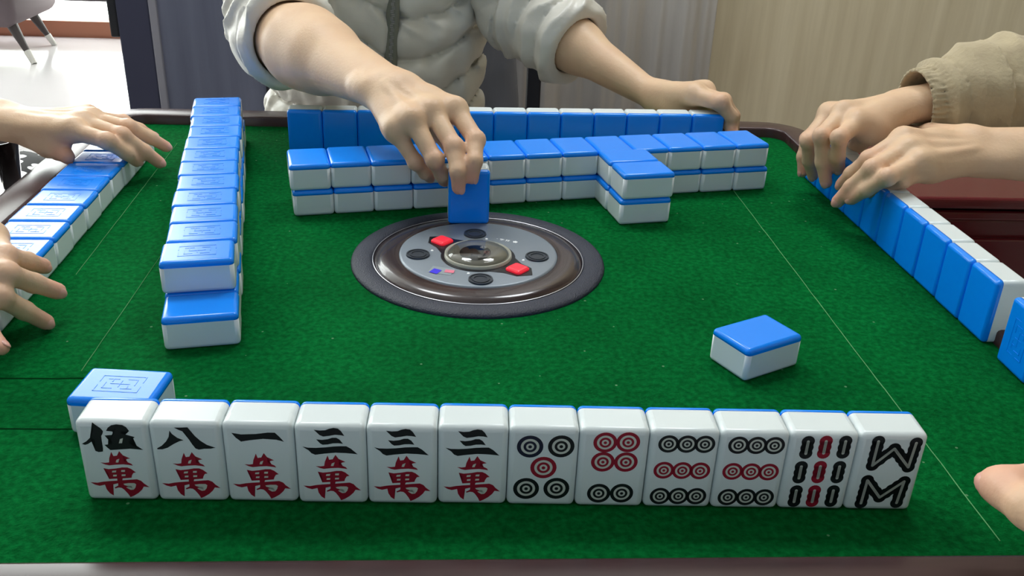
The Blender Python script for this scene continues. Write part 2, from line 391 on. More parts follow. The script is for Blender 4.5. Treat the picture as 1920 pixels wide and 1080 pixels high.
# worn white lettering and flower mark
bm = bmesh.new()
def quad(bm, cx, cy, w_, h_, a, z):
    M = Matrix.Rotation(a, 2)
    bm.faces.new([bm.verts.new((cx+(M@Vector((x, y))).x, cy+(M@Vector((x, y))).y, z)) for x, y in ((-w_, -h_), (w_, -h_), (w_, h_), (-w_, h_))])
ta = math.radians(-24)
for t, ww, hh in ((-.0085, .0006, .0002), (-.0045, .0018, .00025), (-.0042, .0016, .00025), (-.0040, .0003, .0016), (-.0052, .00025, .0013), (.0002, .0016, .00025), (.0004, .0017, .00025), (-.0005, .00028, .0016), (.0012, .00028, .0015)):
    off = {0: 0}.get(t, 0); quad(bm, .0225+math.cos(ta)*t+(.0004 if hh < .0005 else 0), .0225+math.sin(ta)*t+(.0008 if ww > .0016 else -.0004), ww, hh, ta, gz+.0003)
for a in range(5):
    q = 2*PI*a/5; quad(bm, .0225+math.cos(ta)*.0068+.0011*math.cos(q), .0225+math.sin(ta)*.0068+.0011*math.sin(q), .0008, .0006, q, gz+.0003)
cpart('lettering', bm, 'mark_white')
bm = bmesh.new(); quad(bm, -.0272, -.0338, .0085, .0055, math.radians(-18), gz+.0002); cpart('sticker', bm, 'sticker_grey')
bm = bmesh.new(); quad(bm, -.0315, -.0352, .0032, .0036, math.radians(-30), gz+.0004); cpart('sticker_print', bm, 'sticker_blue')
bm = bmesh.new(); quad(bm, -.0215, -.0352, .0034, .0024, math.radians(-12), gz+.0004); cpart('sticker_print', bm, 'sticker_pink')
cpart('tray_well', lathe([(0, gz+.0011), (.0105, gz+.0011), (.011, gz+.0006)], 40, (gc.x-.002, gc.y-.004, 0)), 'console_dark', True)
cpart('dice_tray', lathe([(0, gz+.0006), (.0195, gz+.0007), (.0225, gz+.0012), (.0238, gz+.0028), (.0248, gz+.0028), (.0252, gz)], 64, (gc.x, gc.y, 0)), 'dome_base', True)
cpart('dome', lathe([(.0225, gz+.0028), (.0205, gz+.0046), (.016, gz+.0060), (.010, gz+.0068), (.005, gz+.0071), (0, gz+.0072), (0, gz+.0067), (.005, gz+.0066), (.010, gz+.0063), (.0155, gz+.0055), (.0197, gz+.0042), (.0215, gz+.0028), (.0225, gz+.0028)], 64, (gc.x, gc.y, 0)), 'clear', True)
for dx, dy, mm, lab in ((.004, .002, 'die_ivory', 'tiny ivory die under the clear dome of the centre console'), (.006, -.006, 'die_red', 'tiny reddish die under the clear dome of the centre console')):
    dz = gz+.0007+.0021
    d_ = bmo('die', bx(bmesh.new(), (0, 0, 0), (.0042, .0042, .0042), .0006), mm); d_.location = (CC.x+gc.x+dx, CC.y+gc.y+dy, dz); d_.rotation_euler = (0, 0, dx*200)
    tag(d_, lab, 'die')
    bm = bmesh.new()
    for px_, py_ in ((-.0013, -.0013), (.0013, .0013), (0, 0)): cyl(bm, (px_*.8, py_*.8, .0021), .0005, .0005, .0002, 10)
    bmo('pips', bm, 'paint_black', d_)

# ================================================================== TILES
W, D, H = .0328, 0.02207, 0.04492
PITCH = .033
BLUE = .0042
def tile_meshes():
    out = []
    for sgn in (0, 1):
        bm = bx(bmesh.new(), (0, 0, 0), (W, D, H), .0029, 4)
        cut = D/2-BLUE
        g = bm.verts[:]+bm.edges[:]+bm.faces[:]
        r = bmesh.ops.bisect_plane(bm, geom=g, plane_co=(0, cut, 0), plane_no=(0, 1, 0), clear_outer=(sgn == 0), clear_inner=(sgn == 1))
        es = [e for e in r['geom_cut'] if isinstance(e, bmesh.types.BMEdge)]
        if es: bmesh.ops.contextual_create(bm, geom=es)
        bmesh.ops.recalc_face_normals(bm, faces=bm.faces)
        me = bpy.data.meshes.new(('tile_body', 'tile_back')[sgn]); bm.to_mesh(me); bm.free()
        me.materials.append(MATS[('tile_white', 'tile_blue')[sgn]])
        for p in me.polygons: p.use_smooth = (p.area < 5e-5)
        out.append(me)
    return out
ME_BODY, ME_BACK = tile_meshes()
# raised square key mark on tile backs
def mark_mesh():
    bm = bmesh.new(); y = D/2; t = .00045
    def seg(x0, z0, x1, z1):
        c = ((x0+x1)/2, y+.00002, (z0+z1)/2); s = (abs(x1-x0)+t, .0003, abs(z1-z0)+t); bx(bm, c, s)
    a, b = .0075, .0115
    for z in (-b, b): seg(-a, z, -.002, z); seg(.002, z, a, z)
    for x in (-a, a): seg(x, -b, x, b)
    seg(-.0045, -.008, -.0045, -.003); seg(-.0045, -.008, .001, -.008); seg(.0045, .008, .0045, .003); seg(.0045, .008, -.001, .008)
    seg(0, -.005, 0, .005); seg(-.003, 0, .003, 0); seg(.0045, -.0075, .0045, -.002); seg(-.0045, .0075, -.0045, .002)
    seg(.002, -.0048, .0045, -.0048); seg(-.002, .0048, -.0045, .0048)
    me = bpy.data.meshes.new('back_mark'); bm.to_mesh(me); bm.free(); me.materials.append(MATS['tile_blue']); return me
ME_MARK = mark_mesh()
FLAT = Matrix.Rotation(PI/2, 4, 'X')
def tile(label, group, x, y, rz, z0=0., flat=False, mark=False, tilt=0., mtx=None):
    """(x, y) = centre of footprint. standing: symbol faces local -y. flat: blue back up, long side along local y."""
    r = empty('mahjong_tile', (x, y, z0), rz); tag(r, label, 'mahjong tile', group)
    loc = Matrix.Translation((0, 0, (D if flat else H)/2)) @ (FLAT if flat else Matrix.Identity(4))
    if mtx is not None: loc = mtx @ loc
    for nm, me in (('tile_body', ME_BODY), ('tile_back', ME_BACK)) + ((('back_mark', ME_MARK),) if mark else ()):
        o = link(nm, me, None, r); o.matrix_local = loc
    return r
def unit(t): return Vector((math.cos(t), math.sin(t)))
rj = random.Random(3)
ORD = ['first', 'second', 'third', 'fourth', 'fifth', 'sixth', 'seventh', 'eighth', 'ninth', 'tenth', 'eleventh', 'twelfth', 'thirteenth']

# ---- printed faces
G = {'wu': [[(0.2664, 0.9931), (0.3042, 0.9626), (0.3641, 0.9245), (0.3935, 0.8863), (0.3782, 0.8526), (0.3535, 0.8237), (0.3429, 0.7421), (0.3507, 0.6751), (0.3425, 0.6349), (0.2828, 0.627), (0.2396, 0.6412), (0.2316, 0.6746), (0.252, 0.7417), (0.2606, 0.7781), (0.2118, 0.7558), (0.157, 0.7268), (0.1148, 0.7142), (0.0714, 0.7264), (0.142, 0.7602), (0.199, 0.8036), (0.2366, 0.8518), (0.26, 0.8855), (0.2709, 0.9432)], [(0.4348, 0.8913), (0.4661, 0.93), (0.5163, 0.9592), (0.5894, 0.9722), (0.6695, 0.965), (0.7166, 0.9412), (0.7496, 0.8932), (0.7125, 0.8834), (0.6373, 0.8897), (0.6325, 0.8589), (0.6919, 0.8496), (0.7801, 0.8289), (0.8142, 0.8195), (0.775, 0.7971), (0.7364, 0.7777), (0.7166, 0.7488), (0.776, 0.7395), (0.8317, 0.7061), (0.9011, 0.6632), (0.8357, 0.6677), (0.7252, 0.6749), (0.6037, 0.6763), (0.5212, 0.6663), (0.4486, 0.6545), (0.4129, 0.685), (0.3797, 0.7183), (0.4292, 0.7253), (0.4858, 0.7313), (0.4929, 0.7572), (0.4802, 0.7927), (0.4358, 0.8001), (0.4036, 0.8335), (0.457, 0.8386), (0.5236, 0.8438), (0.5296, 0.8823), (0.4848, 0.8868)]], 'wu_hole': [[(0.6069, 0.7934), (0.6495, 0.8061), (0.6265, 0.7435), (0.5816, 0.7414)]], 'ba': [[(0.2985, 0.9058), (0.328, 0.8648), (0.3926, 0.819), (0.475, 0.7887), (0.4173, 0.7775), (0.33, 0.7403), (0.2408, 0.6935), (0.1655, 0.6727), (0.0984, 0.6725), (0.0953, 0.6857), (0.1621, 0.7167), (0.2324, 0.7726), (0.2766, 0.828)], [(0.365, 0.944), (0.4409, 0.944), (0.5528, 0.9495), (0.5874, 0.906), (0.6399, 0.8422), (0.7041, 0.7872), (0.7895, 0.7365), (0.9029, 0.7024), (0.8351, 0.6901), (0.7428, 0.6871), (0.6697, 0.6757), (0.6254, 0.6896), (0.586, 0.7407), (0.5525, 0.7962), (0.5218, 0.8695), (0.4849, 0.8968), (0.4267, 0.915)]], 'yi': [[(0.1443, 0.8872), (0.2746, 0.8696), (0.4788, 0.8785), (0.6432, 0.8981), (0.7449, 0.8989), (0.8022, 0.8493), (0.8631, 0.7885), (0.7586, 0.8119), (0.5756, 0.8199), (0.3903, 0.8), (0.2661, 0.7805), (0.1992, 0.8265)]], 'san': [[(0.2855, 0.9499), (0.3619, 0.9412), (0.4441, 0.9463), (0.4961, 0.9649), (0.558, 0.9762), (0.619, 0.9684), (0.6588, 0.9386), (0.7027, 0.8793), (0.6465, 0.8881), (0.5749, 0.8922), (0.4921, 0.8779), (0.4094, 0.8681), (0.359, 0.8862), (0.3301, 0.9227)], [(0.3098, 0.8325), (0.3867, 0.8265), (0.4696, 0.8363), (0.5321, 0.8551), (0.5887, 0.8555), (0.6341, 0.8328), (0.6784, 0.7822), (0.6117, 0.7882), (0.5394, 0.7859), (0.4665, 0.7715), (0.3939, 0.7663), (0.3588, 0.7847), (0.3399, 0.8169)], [(0.1114, 0.7412), (0.185, 0.7277), (0.2988, 0.7266), (0.4233, 0.734), (0.548, 0.7469), (0.6515, 0.7513), (0.7238, 0.7518), (0.7847, 0.7224), (0.8778, 0.6529), (0.8137, 0.6591), (0.7103, 0.6659), (0.5653, 0.6695), (0.3986, 0.6543), (0.2836, 0.6394), (0.2327, 0.6579), (0.1934, 0.6951), (0.1433, 0.7227)]], 'wan': [[(0.4535, 0.633), (0.474, 0.5793), (0.5244, 0.5861), (0.5457, 0.5909), (0.5649, 0.6427), (0.6076, 0.591), (0.7008, 0.5535), (0.6534, 0.5457), (0.6086, 0.5342), (0.6076, 0.5104), (0.6585, 0.5039), (0.703, 0.4868), (0.724, 0.463), (0.675, 0.4695), (0.5929, 0.4769), (0.4884, 0.4717), (0.3933, 0.4617), (0.3426, 0.4711), (0.2786, 0.4968), (0.3458, 0.4932), (0.3987, 0.5001), (0.4113, 0.5525)], [(0.3047, 0.4257), (0.3761, 0.4135), (0.4819, 0.4236), (0.5672, 0.4384), (0.64, 0.4387), (0.6896, 0.4196), (0.749, 0.3764), (0.7096, 0.3694), (0.6848, 0.3373), (0.6739, 0.308), (0.5489, 0.2976), (0.5398, 0.2927), (0.5366, 0.2681), (0.4693, 0.2678), (0.4728, 0.2943), (0.3582, 0.2868), (0.3644, 0.3309), (0.3549, 0.3747), (0.3276, 0.4036)], [(0.0877, 0.2431), (0.182, 0.2367), (0.2688, 0.252), (0.3545, 0.2603), (0.4714, 0.2678), (0.472, 0.2333), (0.4013, 0.2181), (0.3838, 0.1833), (0.3844, 0.1336), (0.3814, 0.0734), (0.3323, 0.1032), (0.2968, 0.153), (0.2842, 0.2125), (0.2078, 0.1972), (0.1464, 0.2118)], [(0.4714, 0.2678), (0.567, 0.2751), (0.673, 0.2835), (0.747, 0.2888), (0.8023, 0.2695), (0.8351, 0.2353), (0.9056, 0.1883), (0.8254, 0.1958), (0.7946, 0.156), (0.7366, 0.1108), (0.6687, 0.0753), (0.6131, 0.0548), (0.5869, 0.0998), (0.5409, 0.1544), (0.5117, 0.1742), (0.47, 0.1789), (0.4206, 0.1657), (0.4118, 0.1785), (0.468, 0.2037), (0.472, 0.2333)]], 'wan_hole': [[(0.5071, 0.5338), (0.5504, 0.5482), (0.5286, 0.5005), (0.4922, 0.5004)], [(0.4225, 0.3943), (0.4786, 0.3994), (0.4701, 0.3752), (0.4142, 0.372)], [(0.5492, 0.4046), (0.6028, 0.4077), (0.5964, 0.3825), (0.5442, 0.3823)], [(0.4259, 0.3429), (0.4766, 0.346), (0.4705, 0.3236), (0.4209, 0.3214)], [(0.5451, 0.3493), (0.5998, 0.3515), (0.595, 0.33), (0.5401, 0.3269)], [(0.5452, 0.2288), (0.6149, 0.239), (0.6991, 0.2395), (0.7236, 0.2248), (0.7084, 0.1852), (0.6784, 0.1553), (0.6355, 0.15), (0.5957, 0.1697), (0.5764, 0.1845), (0.6181, 0.1797), (0.6491, 0.175), (0.6668, 0.1899), (0.6423, 0.2046), (0.5895, 0.2043), (0.5589, 0.2121)]], 'd5': [(0.3052, 0.7741, 0), (0.7458, 0.7832, 0), (0.5124, 0.5099, 1), (0.2802, 0.2338, 0), (0.7193, 0.2415, 0)], 'd5_r': 0.0062, 'd6': [(0.3665, 0.8434, 1), (0.6903, 0.8513, 1), (0.3576, 0.5975, 1), (0.6876, 0.6, 1), (0.3412, 0.1873, 0), (0.675, 0.1931, 0)], 'd6_r': 0.0056, 'd9': [(0.2654, 0.8389, 0), (0.5289, 0.8396, 0), (0.7836, 0.8402, 0), (0.2446, 0.5027, 1), (0.513, 0.5015, 1), (0.7708, 0.5002, 1), (0.237, 0.1629, 0), (0.5077, 0.1661, 0), (0.7715, 0.1661, 0)], 'd9_r': 0.0049, 'b9': [(0.2591, 0.8211, 0), (0.5153, 0.829, 1), (0.7945, 0.8344, 0), (0.2345, 0.5016, 0), (0.511, 0.5083, 1), (0.7915, 0.5118, 0), (0.2355, 0.1856, 0), (0.5044, 0.1902, 1), (0.7817, 0.1951, 0)], 'b8': [[(0.2676, 0.9143), (0.2653, 0.6047), (0.5257, 0.8242), (0.7974, 0.5896), (0.8202, 0.9009)], [(0.2357, 0.1037), (0.2475, 0.4099), (0.4913, 0.1855), (0.7941, 0.4023), (0.7671, 0.115)]]}
def face_pt(u, v, lift): return Vector(((u-.5)*PITCH, -D/2-lift, v*H))
def face_poly(parent, name, polys, m, lift=.00006):
    bm = bmesh.new()
    for p in polys:
        f = bm.faces.new([bm.verts.new(face_pt(u, v, lift)) for u, v in p])
    bmesh.ops.triangulate(bm, faces=bm.faces[:])
    for f in bm.faces:
        f.normal_update()
        if f.normal.y > 0: f.normal_flip()
    return bmo(name, bm, m, parent)
def disc_poly(c, r, n=28): return [(c[0]+r*math.cos(2*PI*i/n)/PITCH, c[1]+r*math.sin(2*PI*i/n)/H) for i in range(n)]
def dot(parent, c, r, m):
    d = face_poly(parent, 'dot', [disc_poly(c, r)], m, .00005)
    for f, mm, l in ((.70, 'inlay', .00009), (.50, m, .00013), (.30, 'inlay', .00017), (.14, m, .00021)):
        face_poly(d, 'ring', [disc_poly(c, r*f)], mm, l)
def stroke(pts, hw, beads=False):
    """polygons covering a polyline of (u,v) with half width hw metres"""
    out = []; P = [Vector((u*PITCH, v*H)) for u, v in pts]
    for a, b in zip(P, P[1:]):
        d = (b-a).normalized(); n = Vector((-d.y, d.x))*hw*(.93 if beads else 1)
        out.append([a+n, a-n, b-n, b+n])
        L = (b-a).length; k = max(2, int(round(L/(hw*1.25))))
        for i in range(k+1):
            c = a+(b-a)*(i/k); out.append([c+Vector((math.cos(2*PI*j/18), math.sin(2*PI*j/18)))*hw*(1.05 if beads else 1) for j in range(18)])
    return [[(p.x/PITCH, p.y/H) for p in q] for q in out]
def draw_char(t, key):
    for i, pl in enumerate(G[key]): face_poly(t, 'character_stroke', [pl], 'paint_black')
    if key+'_hole' in G: face_poly(t, 'character_gap', G[key+'_hole'], 'inlay', .00011)
def draw_wan(t):
    for pl in G['wan']: face_poly(t, 'character_stroke', [pl], 'paint_red')
    face_poly(t, 'character_gap', G['wan_hole'], 'inlay', .00011)
FR = (-0.19308, -0.28222, -0.02756, 0.03301)        # x0, y0, angle, pitch of the near row
e = unit(FR[2]); nrm = Vector((-e.y, e.x))
faces = ['wu', 'ba', 'yi', 'san', 'san', 'san', 'd5', 'd6', 'd9', 'd9', 'b9', 'b8']
names_f = ['white standing tile with black five character over red ten-thousand character, leftmost of the near row',
 'white standing tile with black eight character over red ten-thousand character in the near row',
 'white standing tile with a single black stroke over red ten-thousand character in the near row',
 'near-row tile with three black strokes over red character, leftmost of the three alike',
 'near-row tile with three black strokes over red character, middle of the three alike',
 'white standing tile with three black strokes over red character, beside the five-circle tile',
 'white standing tile with four black circles and one red circle in the near row',
 'white standing tile with four red circles above two black circles in the near row',
 'white standing tile with nine circles in three rows, beside the four-red-circle tile',
 'white standing tile with nine circles in three rows, beside the nine-stick tile',
 'white standing tile with nine sticks, the middle three red, in the near row',
 'white standing tile with black zigzag W and M sticks, rightmost of the near row']
for i in range(12):
    c = Vector((FR[0], FR[1])) + e*FR[3]*(i+.5) + nrm*(D/2+rj.uniform(-.0004, .0004))
    t = tile(names_f[i], 'near row of face-up hand tiles', c.x, c.y, FR[2]+rj.uniform(-.006, .006))
    k = faces[i]
    if k in ('wu', 'ba', 'yi', 'san'): draw_char(t, k); draw_wan(t)
    elif k.startswith('d'):
        for (u, v, red) in G[k]: dot(t, (u, v), G[k+'_r'], 'paint_red' if red else ('paint_navy' if k == 'd5' and u < .4 and v > .5 else 'paint_black'))
    elif k == 'b9':
        for (u, v, red) in G[k]:
            du = .012; st = face_poly(t, 'bamboo_stick', stroke([(u, v-.076), (u, v+.076)], .0030, True), 'paint_red' if red else 'paint_black')
            face_poly(st, 'slit', stroke([(u, v-.076), (u, v+.076)], .0007), 'inlay', .00012)
    else:
        for pl in G['b8']:
            st = face_poly(t, 'bamboo_stick', stroke(pl, .0030, True), 'paint_black'); face_poly(st, 'slit', stroke(pl, .00068), 'inlay', .00012)

# ---- far player's standing row, blue backs to us
BR = (-0.18077, 0.23897, 0.03975, 0.033); e = unit(BR[2]); nrm = Vector((-e.y, e.x))
for i in range(13):
    c = Vector((BR[0], BR[1])) + e*BR[3]*(i+.5) + nrm*(D/2+rj.uniform(-.0003, .0003))
    tile('%s tile from the left in the far standing row of blue backs' % ORD[i].capitalize(), 'far standing row of blue-backed tiles', c.x, c.y, BR[2]+PI)
# ---- two-layer wall in front of it
WL = (-0.15287, 0.08064, 0.20197, 0.03299); e = unit(WL[2]); nrm = Vector((-e.y, e.x))
for i in range(13):
    for l in (0, 1):
        c = Vector((WL[0], WL[1])) + e*WL[3]*(i+.5) + nrm*(H/2+rj.uniform(-.0008, .0008)) - e*(.0008 if l else -.0008)
        tile('%s %s tile from the left in the two-layer wall before the far row' % (ORD[i].capitalize(), ('lower', 'upper')[l]), 'two-layer wall of face-down tiles', c.x, c.y, WL[2], l*D, True)
# ---- two crosswise stacks jutting from the wall
TA = math.radians(11.0); e = unit(TA); n2 = Vector((-e.y, e.x))
for j, (fx, fy, nm) in enumerate(((.1160, .0722, 'nearest crosswise stack jutting from the wall'), (.1090, .1052, 'crosswise stack touching the wall, behind the nearest one'))):
    for l in (0, 1):
        c = Vector((fx, fy)) + e*(H/2) + n2*(PITCH/2) + e*(.0010 if l else 0)
        tile('%s tile of the %s' % (('Lower', 'Upper')[l], nm), 'crosswise stacks jutting from the wall', c.x, c.y, TA+PI/2, l*D, True)
# ---- left column, double layer, nearest place single
CL = (-0.20271, -0.10913, 0.18707, 0.03301); e = unit(CL[2]); nrm = Vector((-e.y, e.x))
for i in range(13):
    for l in (0, 1):
        if i == 0 and l: continue
        k = i-1
        c = Vector((CL[0], CL[1])) + e*(H/2) + nrm*CL[3]*(k+.5) + e*(rj.uniform(-.0008, .0008)+(.0 if l else .0006))
        lab = 'Lone lower tile at the near end of the left two-layer column' if i == 0 else '%s %s tile from the near end of the left two-layer column' % (ORD[i].capitalize(), ('lower', 'upper')[l])
        tile(lab, 'left two-layer column of face-down tiles', c.x, c.y, CL[2]+PI/2, l*D, True, mark=bool(l))
# ---- left player's flat row along the left rail
for i in range(12):
    y = .2418-.033*(i+.5); x = -.3027-.0035*(y/.15)-H/2+rj.uniform(-.0006, .0006)
    tile('%s tile from the far end of the flat row along the left rail' % ORD[i].capitalize(), 'flat row of face-down tiles along the left rail', x, y, PI/2+math.radians(1.2), 0, True, mark=True)
# ---- right player's standing row
RR = (0.32129, 0.04159, -1.53874, 0.033); e = unit(RR[2]); nrm = Vector((-e.y, e.x))
for i in range(-5, 5):
    off = .002 if i >= 3 else 0.
    c = Vector((RR[0], RR[1])) + e*(RR[3]*(i+.5)+(.0008 if i >= 3 else 0)) + nrm*(D/2+(-.0006 if i >= 3 else rj.uniform(-.0003, .0003)))
    tile('%s tile from the far end of the standing row at the right' % ORD[i+5].capitalize(), 'right standing row of blue-backed tiles', c.x, c.y, RR[2]+PI)
t = tile('blue-backed tile standing apart at the right edge, nearest of the right side', 'right standing row of blue-backed tiles', .3255+D/2, -.1425-PITCH/2-.0005, -PI/2+PI+math.radians(1), 0, mark=True)
# ---- loose tiles
c = Vector((.1385, -.1475)); c2 = Vector((.1562, -.1745)); a = math.radians(30)
e = unit(math.radians(27.5)); n2 = Vector((-e.y, e.x)); f0 = Vector((.1532, -.1748)); cc = f0+e*(H/2)+n2*(PITCH/2)
tile('lone face-down tile lying flat on open felt at the right of the console', None, cc.x, cc.y, math.radians(27.5)+PI/2, 0, True)
e = unit(math.radians(-5)); n2 = Vector((-e.y, e.x)); f0 = Vector((-.2203, -.2283)); cc = f0+e*(H/2)+n2*(PITCH/2)
tile('lone face-down tile lying flat behind the leftmost tile of the near row', None, cc.x, cc.y, math.radians(-5)+PI/2, 0, True, mark=True)
# ---- tile held upright by the far player
HT = tile('blue-backed tile held upright over the console by the far player', None, -.0097, .0545+D/2, PI+math.radians(2.3), .0062)

# ================================================================== FURNITURE AND THINGS AROUND
# far player's chair
ch = tag(empty('chair', (-.115, .66, FLOOR)), 'dark grey upholstered chair under the far player in the puffer jacket', 'chair')
def slab(lo, hi, cfun, h): return mesh_vf('m', [nets(cfun, lo, hi, h)])
def backf(P):
    z = (P[..., 2]+.28)/.6; hw = .185-.055*np.clip(z, 0, 1)**1.5; cy = .735+.10*np.clip(z, 0, 1)
    qx = np.abs(P[..., 0]+.10)-hw+.04; qy = np.abs(P[..., 1]-cy-.25*(P[..., 0]+.10)**2*-4)-.012; qz = np.abs(P[..., 2]-.02)-.30
    q = np.stack([qx, qy, qz], -1); return np.sqrt((np.maximum(q, 0)**2).sum(-1))+np.minimum(q.max(-1), 0)-.04+.0015*wob(P, 60, 4)
def world_child(name, me, m, parent):
    o = link(name, me, m, parent, True); o.matrix_parent_inverse = parent.matrix_basis.inverted() if False else Matrix.Translation(-Vector(parent.location)); return o
world_child('backrest', slab((-.40, .60, -.34), (.16, .98, .40), backf, .010), 'chair_grey', ch)
bm = bx(bmesh.new(), (0, 0, .355), (.40, .38, .09), .03, 3); bmo('seat', bm, 'chair_grey', ch, True)
for sx in (-1, 1):
    for sy in (-1, 1): bmo('leg', bar(bmesh.new(), (sx*.16, sy*.15, .32), (sx*.18, sy*.17, 0), .017, .012), 'black_metal', ch)

# black post of a coat stand against the curtain
cs = tag(empty('coat_stand', (.1265, 1.10, FLOOR)), 'slim black metal stand pole before the grey curtain', 'stand')
bmo('pole', bx(bmesh.new(), (0, 0, .95), (.026, .026, 1.88), .003), 'black_metal', cs); bmo('base', cyl(bmesh.new(), (0, 0, .012), .07, .065, .024, 40), 'black_metal', cs)
for a in range(4): bmo('hook', bar(bmesh.new(), (0, 0, 1.75), (.07*math.cos(a*PI/2), .07*math.sin(a*PI/2), 1.83), .007, .006), 'black_metal', cs)

# red lacquer side table at the far right corner
st = tag(empty('side_table', (.83, .62, FLOOR)), 'dark red lacquered side table beyond the right standing row', 'side table')
box('top', (0, 0, .622), (.50, .28, .016), 'lacquer', st, .005, 3); box('moulding', (0, 0, .602), (.485, .265, .014), 'lacquer', st, .004, 3)
box('body', (0, 0, .32), (.47, .25, .55), 'lacquer', st, .004)
box('door', (-.115, -.129, .32), (.215, .012, .50), 'lacquer', st, .003); box('door', (.115, -.129, .32), (.215, .012, .50), 'lacquer', st, .003)
for sx in (-1, 1):
    for sy in (-1, 1): box('foot', (sx*.2, sy*.10, .025), (.04, .04, .05), 'lacquer', st, .004)

# stools for the side players, patterned spare stool
def stool(x, y, lab, seat='stool_wood', cush=None, h=.40, r=.17):
    s = tag(empty('stool', (x, y, FLOOR)), lab, 'stool')
    bmo('seat', lathe([(0, h), (r-.01, h), (r, h-.01), (r, h-.035), (r-.01, h-.045), (0, h-.045)], 40), seat, s)
    if cush: bmo('cushion', lathe([(0, h+.035), (r*.7, h+.034), (r*.93, h+.022), (r*.97, h+.008), (r*.93, h), (0, h)], 40), cush, s, True)
    for k in range(4):
        a = PI/4+k*PI/2; bmo('leg', bar(bmesh.new(), (r*.7*math.cos(a), r*.7*math.sin(a), h-.04), (r*1.0*math.cos(a), r*1.0*math.sin(a), 0), .014, .012), 'black_metal', s)
    return s
stool(.80, .06, 'plain dark stool under the player at the right'); stool(-.80, 0, 'plain dark stool under the player at the left')
stool(-.80, .80, 'round stool with black and white patterned cushion beyond the left rail', 'black_metal', 'cow_pattern', .50, .15)

# lounge chair in the lobby
lc = tag(empty('lounge_chair', (-2.35, 4.02, FLOOR)), 'low taupe lounge chair with pale-tipped legs in the bright lobby', 'chair')
bm = bx(bmesh.new(), (0, 0, .235), (.74, .56, .17), .06, 4); bmo('seat', bm, 'lounge', lc, True)
bm = bx(bmesh.new(), (-.0, .22, .46), (.74, .16, .48), .06, 4); bmo('backrest', bm, 'lounge', lc, True)
for s in (-1, 1): bmo('armrest', bx(bmesh.new(), (s*.33, 0, .36), (.11, .54, .2), .05, 4), 'lounge', lc, True)
for (x0, y0, x1, y1) in ((.32, -.19, .425, -.265), (.28, .12, .37, .13), (-.32, -.19, -.42, -.26), (-.28, .12, -.36, .13)):
    a = Vector((x0, y0, .17)); b = Vector((x1, y1, 0)); k = a.lerp(b, .70)
    l_ = bmo('leg', bar(bmesh.new(), a, k, .026, .013), 'lounge_leg', lc); bmo('leg_tip', bar(bmesh.new(), k, b, .016, .013), 'leg_tip', l_)

# clear tumbler on the cup shelf
gl = bmo('tumbler', lathe([(0, 0), (.020, 0), (.026, .062), (.0275, .064), (.0262, .064), (.0185, .004), (0, .004)], 40), 'clear', None, True)
gl.location = (TBX-HX-.082, TBY+.20, -.0405); tag(gl, 'small clear plastic tumbler beside the left rail', 'cup')

